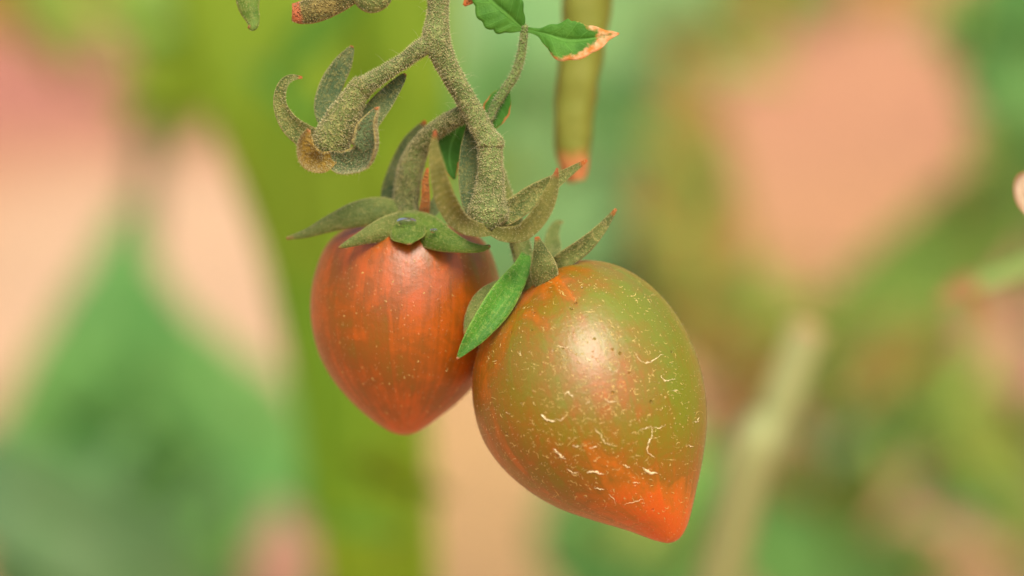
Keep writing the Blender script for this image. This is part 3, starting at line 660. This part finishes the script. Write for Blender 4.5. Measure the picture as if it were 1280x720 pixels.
# left branch and its empty calyx
br = tube('branch', [(545, 50, -8, 11.9), (526, 60, -9, 11.1), (505, 76, -10, 9.5), (478, 93, -12, 10.3), (456, 107, -12, 11.9)], M_STEM, tr, n=44, seg=24, rough=.08)
hairs(br, br, 2600, .00032, .00002, M_HAIR, seed=16)
hairs(br, br, 40, .0019, .000014, M_HAIR_PALE, name='long_hair', jitter=.7, seed=17)
uc = tube('calyx', [(462, 103, -12, 10.7), (453, 109, -12, 15.3), (447, 114, -12, 14.5), (439, 128, -14, 16.7), (426, 152, -16, 21.4), (416, 174, -18, 23.6), (412, 190, -18, 20.6), (412, 200, -16, 7.6)], M_CALYX, tr, n=44, seg=28, rough=.09, label='empty fuzzy calyx with curled sepals')
u = [uc]
u.append(sep(uc, [(404, 180, -16, 17), (384, 170, -16, 16), (363, 154, -18, 13), (351, 130, -20, 9), (354, 108, -22, 7), (364, 98, -22, 5), (378, 97, -22, 1.5)], M_SEP_OLIVE, cup=.4, twist=-15))
u.append(sep(uc, [(408, 160, 8, 8), (404, 134, 16, 13), (415, 104, 20, 15), (428, 80, 20, 12), (437, 64, 18, 6), (440, 57, 17, 2)], M_SEP_BLUE, cup=.3, twist=10))
u.append(sep(uc, [(440, 180, 4, 12), (458, 156, 8, 15), (476, 132, 12, 14), (492, 112, 12, 10), (502, 99, 10, 6), (507, 92, 10, 2)], M_SEP_BLUE, cup=.3, twist=-10))
u.append(sep(uc, [(412, 198, -36, 9, 0), (432, 207, -48, 15, -12), (458, 203, -64, 21, -34), (470, 181, -74, 25, -50), (469, 158, -74, 20, -52), (471, 143, -68, 9, -45), (474, 134, -62, 2, -35)], M_SEP_CURL, cup=.85, n=36, m=13))
u.append(sep(uc, [(416, 197, -36, 8, 0), (400, 205, -48, 13, 8), (383, 199, -62, 16, 25), (378, 183, -68, 14, 32), (381, 171, -68, 9, 32), (386, 162, -64, 2, 30)], M_SEP_CURL_RUSTY, cup=.8, n=32, m=11))
hairs(u, uc, 8200, .00032, .000022, M_HAIR, seed=18)
hairs(u, uc, 60, .0016, .000014, M_HAIR_PALE, name='long_hair', jitter=.7, seed=19)

# higher branch whose calyx hangs into the frame
b2 = tube('branch', [(548, -62, -2, 12), (520, -52, -8, 11), (490, -48, -12, 12), (462, -46, -14, 14), (444, -46, -14, 8)], M_STEM, tr, n=30, seg=18)
tc = []
tc.append(sep(b2, [(462, -44, -16, 14), (440, -16, -18, 17), (418, 0, -20, 17), (396, 10, -22, 17), (378, 15, -24, 15), (365, 15, -26, 11)], mat_fuzzy('sepal_cut_end', (.07, .075, .02), (.16, .13, .035), GOLD, (.42, .13, .05), .83, .5, transl=.12, tipfade=.03), cup=-.4))
tc.append(sep(b2, [(452, -46, -16, 10), (454, -20, -22, 18), (464, -4, -26, 20), (478, -2, -30, 12), (492, -14, -30, 2)], M_SEP_OLIVE, cup=-.4))
tc.append(sep(b2, [(452, -50, -8, 9), (390, -52, -4, 16), (340, -40, 0, 17), (312, -16, 2, 17), (310, 6, 2, 14), (316, 24, 2, 9), (316, 34, 0, 5), (310, 33, -2, 2)], M_SEP_GREEN, cup=-.35))
hairs(tc + [b2], b2, 2600, .0004, .00002, M_HAIR, seed=20)

# leaf stalk with leaflets
ls = tube('leaf_stalk', [(612, 150, 16, 5), (618, 134, 18, 5.5), (630, 114, 18, 6), (644, 92, 16, 6), (652, 66, 14, 5.5), (655, 44, 12, 5), (656, 32, 10, 4.5)], mat_fuzzy('leaf_stalk_skin', (.10, .17, .04), (.15, .22, .06), (.33, .34, .13), gold_amt=.2), tr, n=40, seg=14)
blade('leaflet', [(655, 37, 10, 3), (641, 25, 4, 20), (628, 14, 0, 28), (612, 0, 0, 24), (598, -14, 2, 12), (588, -24, 4, 1)], M_LEAF, ls, n=40, m=15, th=1.6, cup=-.2, fold=.25, serr=.14, nser=6, vein=.12, wob=.12)
blade('leaflet', [(656, 36, 10, 3), (672, 40, 8, 5), (686, 44, 6, 14), (704, 50, 4, 25), (722, 51, 4, 23), (744, 48, 6, 15), (762, 44, 8, 6), (774, 42, 10, 1)], M_LEAF_DRY, ls, n=44, m=15, th=1.6, cup=-.15, fold=.3, serr=.13, nser=6, vein=.11, wob=.14, label='small green leaflet with bleached dry edges')
blade('leaflet', [(634, 108, 20, 3), (628, 120, 24, 12), (621, 136, 28, 17), (614, 152, 30, 13), (610, 168, 30, 2)], M_LEAF_DRY2, ls, n=36, m=13, th=1.6, cup=-.2, fold=.3, serr=.05, nser=5, vein=.06, label='small leaflet with rusty edges')
blade('leaflet', [(584, 140, 50, 3), (574, 158, 58, 14), (564, 180, 62, 20), (562, 202, 62, 15), (568, 224, 60, 2)], M_LEAF_DRY2, ls, n=36, m=13, th=1.6, cup=.25, fold=.25, serr=.05, nser=5, vein=.06, label='small leaflet with rusty edges')
blade('leaflet', [(655, 30, 10, 2), (628, -20, 14, 6), (604, -18, 16, 11), (590, -4, 16, 9), (580, 7, 16, 2)], M_SEP_DRY, ls, n=26, m=9, th=1.6, label='shrivelled rust-orange leaflet')
hairs(ls, ls, 700, .0005, .000014, M_HAIR_PALE, seed=21)
